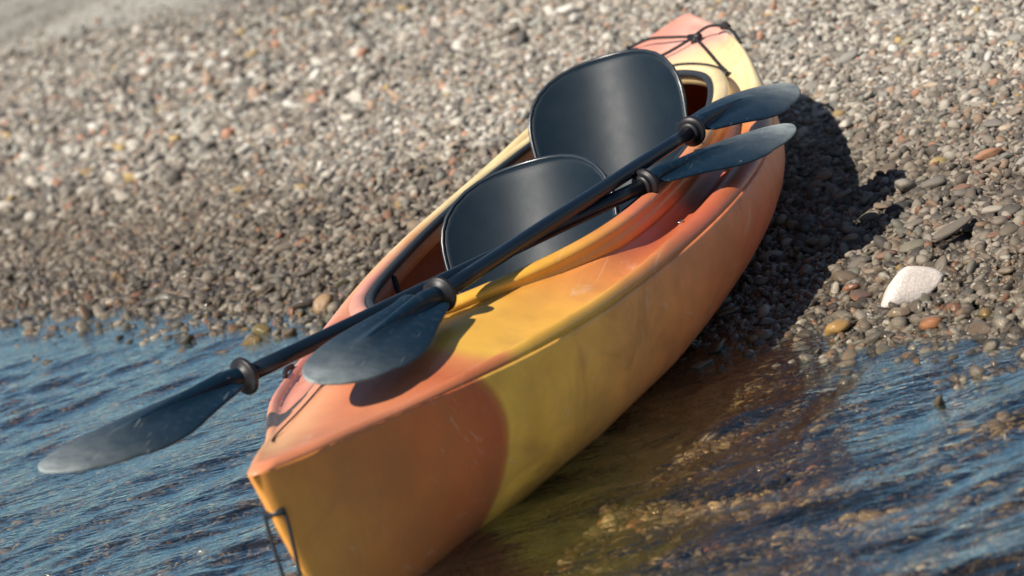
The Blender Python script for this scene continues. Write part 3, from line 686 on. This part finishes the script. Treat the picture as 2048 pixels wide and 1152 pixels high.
# ------------------------------------------------------------------ deck fittings
def deck_z(x, y):
    dg = bpy.context.evaluated_depsgraph_get(); ok_, loc_, n_, i_ = deck.ray_cast(Vector((x, y, 1)), Vector((0, 0, -1)))
    return loc_.z if ok_ else float(kz_(x))
bpy.context.view_layer.update()
def pad_eye(x, y, parent=kayak):
    z = deck_z(x, y); V, F = tube([(x - .012, y, z), (x - .008, y, z + .012), (x + .008, y, z + .012), (x + .012, y, z)], .0045, 8)
    V2, F2 = tube([(x, y, z - .002), (x, y, z + .004)], .014, 12); o = len(V)
    return mesh_obj('pad_eye', list(V) + list(V2), F + [tuple(i + o for i in f) for f in F2], M_BLACK, parent)
def cord(pts, rad=.0042, name='bungee_cord', follow=True, extra=.004):
    P = []
    for (x, y, up) in pts: P.append((x, y, (deck_z(x, y) if follow else 0) + up))
    V, F = tube(smooth_path(P, 8), rad, 8); return mesh_obj(name, V, F, M_CORD, kayak)
EL, EC, ER = (3.15, .13), (3.05, -.085), (2.70, -.222)
for p_ in (EL, EC, ER): pad_eye(*p_)
cord([(3.15, .13, .008), (3.13, .06, .022), (3.10, -.02, .02), (3.05, -.085, .014)])
cord([(2.93, .16, .008), (2.96, .09, .012), (3.0, .0, .012), (3.05, -.085, .014)])
cord([(3.05, -.085, .014), (2.93, -.135, .010), (2.80, -.185, .008), (2.70, -.222, .012)])
cord([(2.70, -.222, .012), (2.78, -.165, .012), (2.86, -.08, .010), (2.90, .02, .008), (2.93, .16, .008)])
cord([(3.05, -.085, .016), (3.03, -.135, .034), (2.97, -.19, .034)])
e_ = cord([(2.97, -.188, .034), (2.955, -.20, .032), (2.94, -.208, .028)], .0095, 'cord_knot'); 
cord([(2.945, -.205, .028), (2.90, -.228, .018), (2.84, -.25, .004)], .0045)
V, F = tube([(3.065, -.068, deck_z(3.065, -.068) + .014), (3.035, -.105, deck_z(3.035, -.105) + .014)], .009, 10); mesh_obj('cord_clip', V, F, M_RING, kayak)
# foredeck: thin line, eye at the left edge, low black carry strap under the paddle blade
cord([(.91, .335, .004), (.87, .330, .010), (.82, .312, .004)], .005)
cord([(.60, .08, .003), (.47, .082, .003), (.40, .095, .003), (.30, .098, .003), (.24, .078, .003)], .0016, 'deck_line')
zz = [deck_z(.40, .030), deck_z(.44, -.02), deck_z(.47, -.075)]
strap([(.500, .085, deck_z(.50, .085) + .002), (.506, .058, deck_z(.506, .058) + .011), (.515, .028, deck_z(.515, .028) + .014), (.523, -.002, deck_z(.523, -.002) + .011), (.530, -.032, deck_z(.53, -.032) + .002)], .034, kayak, 'carry_strap', plain('purple_black_rubber', (.035, .022, .030), .30, .6))
# bow toggle cord hanging from a hole in the stem
g0 = Vector((.012, 0, .325)); dn = KM.transposed() @ Vector((0, 0, -1))
V, F = tube(smooth_path([g0 + Vector((.004, -.012, 0)), g0 + Vector((.004, -.017, 0)) + dn * .012, g0 + Vector((-.001, -.013, 0)) + dn * .09, g0 + Vector((-.010, -.006, 0)) + dn * .20, g0 + Vector((-.012, 0, 0)) + dn * .27,
      g0 + Vector((-.012, .008, 0)) + dn * .20, g0 + Vector((-.004, .014, 0)) + dn * .10, g0 + Vector((.003, .017, 0)) + dn * .015, g0 + Vector((.004, .010, 0))], 8), .0030, 8)
mesh_obj('bow_cord', V, F, M_CORD, kayak)
V, F = tube([g0 + Vector((.004, -.017, 0)), g0 + Vector((.004, .017, 0))], .0055, 12); mesh_obj('cord_hole', V, F, M_BLACK, kayak)

# scupper mark on the right deck: small pale screw
V, F = tube([(1.40, -.345, deck_z(1.40, -.345) - .001), (1.40, -.345, deck_z(1.40, -.345) + .003)], .008, 14)
mesh_obj('screw', V, F, plain('steel', (.6, .58, .55), .3, .5, 1), kayak)

# ------------------------------------------------------------------ paddles
M_SHAFT = plain('shaft_black', (.003, .008, .016), .30, .30, 0, None)
def mat_blade():
    g = NT('blade_plastic'); tc = g.n('TexCoord'); P = tc.outputs['Object']; n1 = g.noise(P, 22, 5, .7, .3); n2 = g.noise(P, 70, 3, .6)
    at = g.n('Attribute'); at.attribute_name = 'tip'
    f_ = g.math('MULTIPLY', g.math('POWER', at.outputs['Fac'], 5.0), g.math('MULTIPLY_ADD', n1, 2.2, -.15), clamp=True)
    mp = g.n('Mapping'); mp.inputs['Rotation'].default_value = (.2, .9, .5); mp.inputs['Scale'].default_value = (14, 260, 120); g.l(P, mp.inputs[0])
    s1 = g.ramp(g.noise(mp.outputs[0], 1, 2, .4, .5), [(.70, (0, 0, 0)), (.75, (1, 1, 1))])
    c = g.mix(f_, (.004, .015, .029), (.25, .28, .28)); c = g.mix(g.math('MULTIPLY', s1, .16), c, (.5, .5, .48))
    dust = g.ramp(n2, [(.55, (0, 0, 0)), (.75, (.22, .22, .22))]); c = g.mix(dust, c, (.07, .08, .085))
    g.set(Base_Color=c, Roughness=g.math('MULTIPLY_ADD', f_, .25, .36), Normal=g.bump(n2, .12, .002)); g.b.inputs['Specular IOR Level'].default_value = .20
    return g.m
M_BLADE = mat_blade()
BS = np.array([.02, .06, .12, .2, .28, .36, .42]) * (.445 / .45)
WR = [.046, .052, .052, .062, .068, .063, .041]; WL = [.032, .050, .067, .090, .091, .079, .049]
def blade(root, base, d, phi, bend, mir, name='blade'):
    Lb = .445; d = d.normalized(); up = (Vector((0, 0, 1)) - d * d.z).normalized(); sdv = d.cross(up)
    e1 = sdv * math.cos(phi) + up * math.sin(phi); e2 = -sdv * math.sin(phi) + up * math.cos(phi)
    e2o = e2 if (KM @ e2).dot(CAM - (KM @ base + KT)) > 0 else -e2
    n_s, n_t = 44, 17
    s = np.concatenate([np.linspace(.030, .38, 32), .38 + (Lb - .38) * np.sin(np.linspace(0, math.pi / 2, 13)[1:])])
    kk = np.r_[0.0, BS, Lb]; 
    cw = lambda arr, tipw: np.interp(s, kk, np.r_[.020, arr, tipw])
    wr_ = spline(kk, np.r_[.016, WR, .0], s); wl_ = spline(kk, np.r_[.016, WL, .0], s)
    cap = np.sqrt(np.clip(1 - ((s - .26) / (Lb - .26)).clip(0, 1) ** 2.0, 0, 1)); lim = .086 * cap
    wr_ = np.where(s > .30, np.minimum(np.where(s > .40, 9, wr_), lim * .80 + .0003), wr_); wl_ = np.where(s > .30, np.minimum(np.where(s > .40, 9, wl_), lim + .0003), wl_)
    V = []; tipv = []
    for i, si in enumerate(s):
        off = -.181 * si ** 2
        for j in range(n_t):
            t = -1 + 2 * j / (n_t - 1); wd = wr_[i] if t > 0 else wl_[i]
            lat = mir * (off + t * wd)
            spoon = -.20 * (t * wd) ** 2 / .1 * .9       # edges fall away from the spine
            ridge = .019 * math.exp(-((t * wd - .0) / .011) ** 2) * max(0, 1 - (si / .30) ** 2) ** .8
            crease = -.0060 * math.exp(-((abs(t * wd) - .020) / .008) ** 2) * max(0, 1 - si / .3)
            p = base + d * si + e1 * lat + e2 * (bend * si * si) + e2o * (ridge + crease + spoon + .004)
            V.append(p); tipv.append(si / Lb)
    F = grid_faces(len(s), n_t)
    o = mesh_obj(name, V, F, M_BLADE, root, sub=1)
    at = o.data.attributes.new('tip', 'FLOAT', 'POINT'); at.data.foreach_set('value', tipv)
    so = o.modifiers.new('t', 'SOLIDIFY'); so.thickness = .0055; so.offset = 0
    o.modifiers.move(1, 0)
    V, F = tube([base + d * s_ + e2 * (bend * s_ * s_) + e1 * (mir * -.181 * s_ * s_) + e2o * (.009 * min(1, max(0, s_) / .05)) for s_ in np.linspace(-.01, .255, 14)], [.0172, .0172, .0168, .0162, .0155, .0146, .0136, .0125, .0113, .0100, .0086, .0072, .0058, .003], 14)
    mesh_obj('blade_socket', V, F, M_BLADE, o)
    return o
def ring_part(root, c_, d):
    d = d.normalized(); prof = [(-.016, .0155), (-.014, .0185), (-.006, .019), (-.004, .031), (.0, .0335), (.004, .031), (.006, .019), (.014, .0185), (.016, .0155)]
    prof = [(-.015, .0150), (-.0135, .0215), (-.009, .0225), (-.0065, .020), (-.005, .0300), (-.002, .0335), (.003, .0335), (.0055, .030), (.007, .021), (.013, .019), (.0145, .0150)]
    V, F = tube([c_ + d * a_ for a_, r_ in prof], [r_ for a_, r_ in prof], 24); return mesh_obj('drip_ring', V, F, M_RING, root)
def paddle(label, P0, P1, b0, b1):
    root = empty('paddle'); root.matrix_world = KW; tag(root, label, 'paddle', 'two black paddles laid across the kayak')
    # put the empty at the middle of the shaft
    mid = (P0 + P1) / 2; root.location = KW @ mid
    off = -mid
    V, F = tube([P0 + off + (P0 - P1).normalized() * .01] + [P0.lerp(P1, t) + off for t in (.1, .25, .4, .49)] + [P0.lerp(P1, t) + off for t in (.51, .6, .75, .9)] + [P1 + off + (P1 - P0).normalized() * .01], .0148, 20)
    sh = mesh_obj('shaft', V, F, M_SHAFT, root)
    for q, dd in ((P0, P0 - P1), (P1, P1 - P0)): ring_part(root, q + off + dd.normalized() * .0, dd)
    for (q, dd, (phi, bend, mir)) in ((P0, P0 - P1, b0), (P1, P1 - P0, b1)):
        o = blade(root, q, dd, phi, bend, mir)
        for obj_ in [o] + list(o.children):
            for v in obj_.data.vertices: v.co = v.co + off
    return root
BF = [(R(11), .08, 1), (R(-10), -.03, -1), (R(20), .08, 1), (R(-19), -.08, -1)]
paddle('black paddle lying underneath, its left blade reaching out over the water', Vector((.4582, .1973, .4228)), Vector((1.4143, -.2979, .3422)), BF[0], BF[1])
paddle('black paddle lying on top of the other, its near blade resting over the bow deck', Vector((.709, -.0865, .4095)), Vector((1.7034, -.3476, .3622)), BF[2], BF[3])
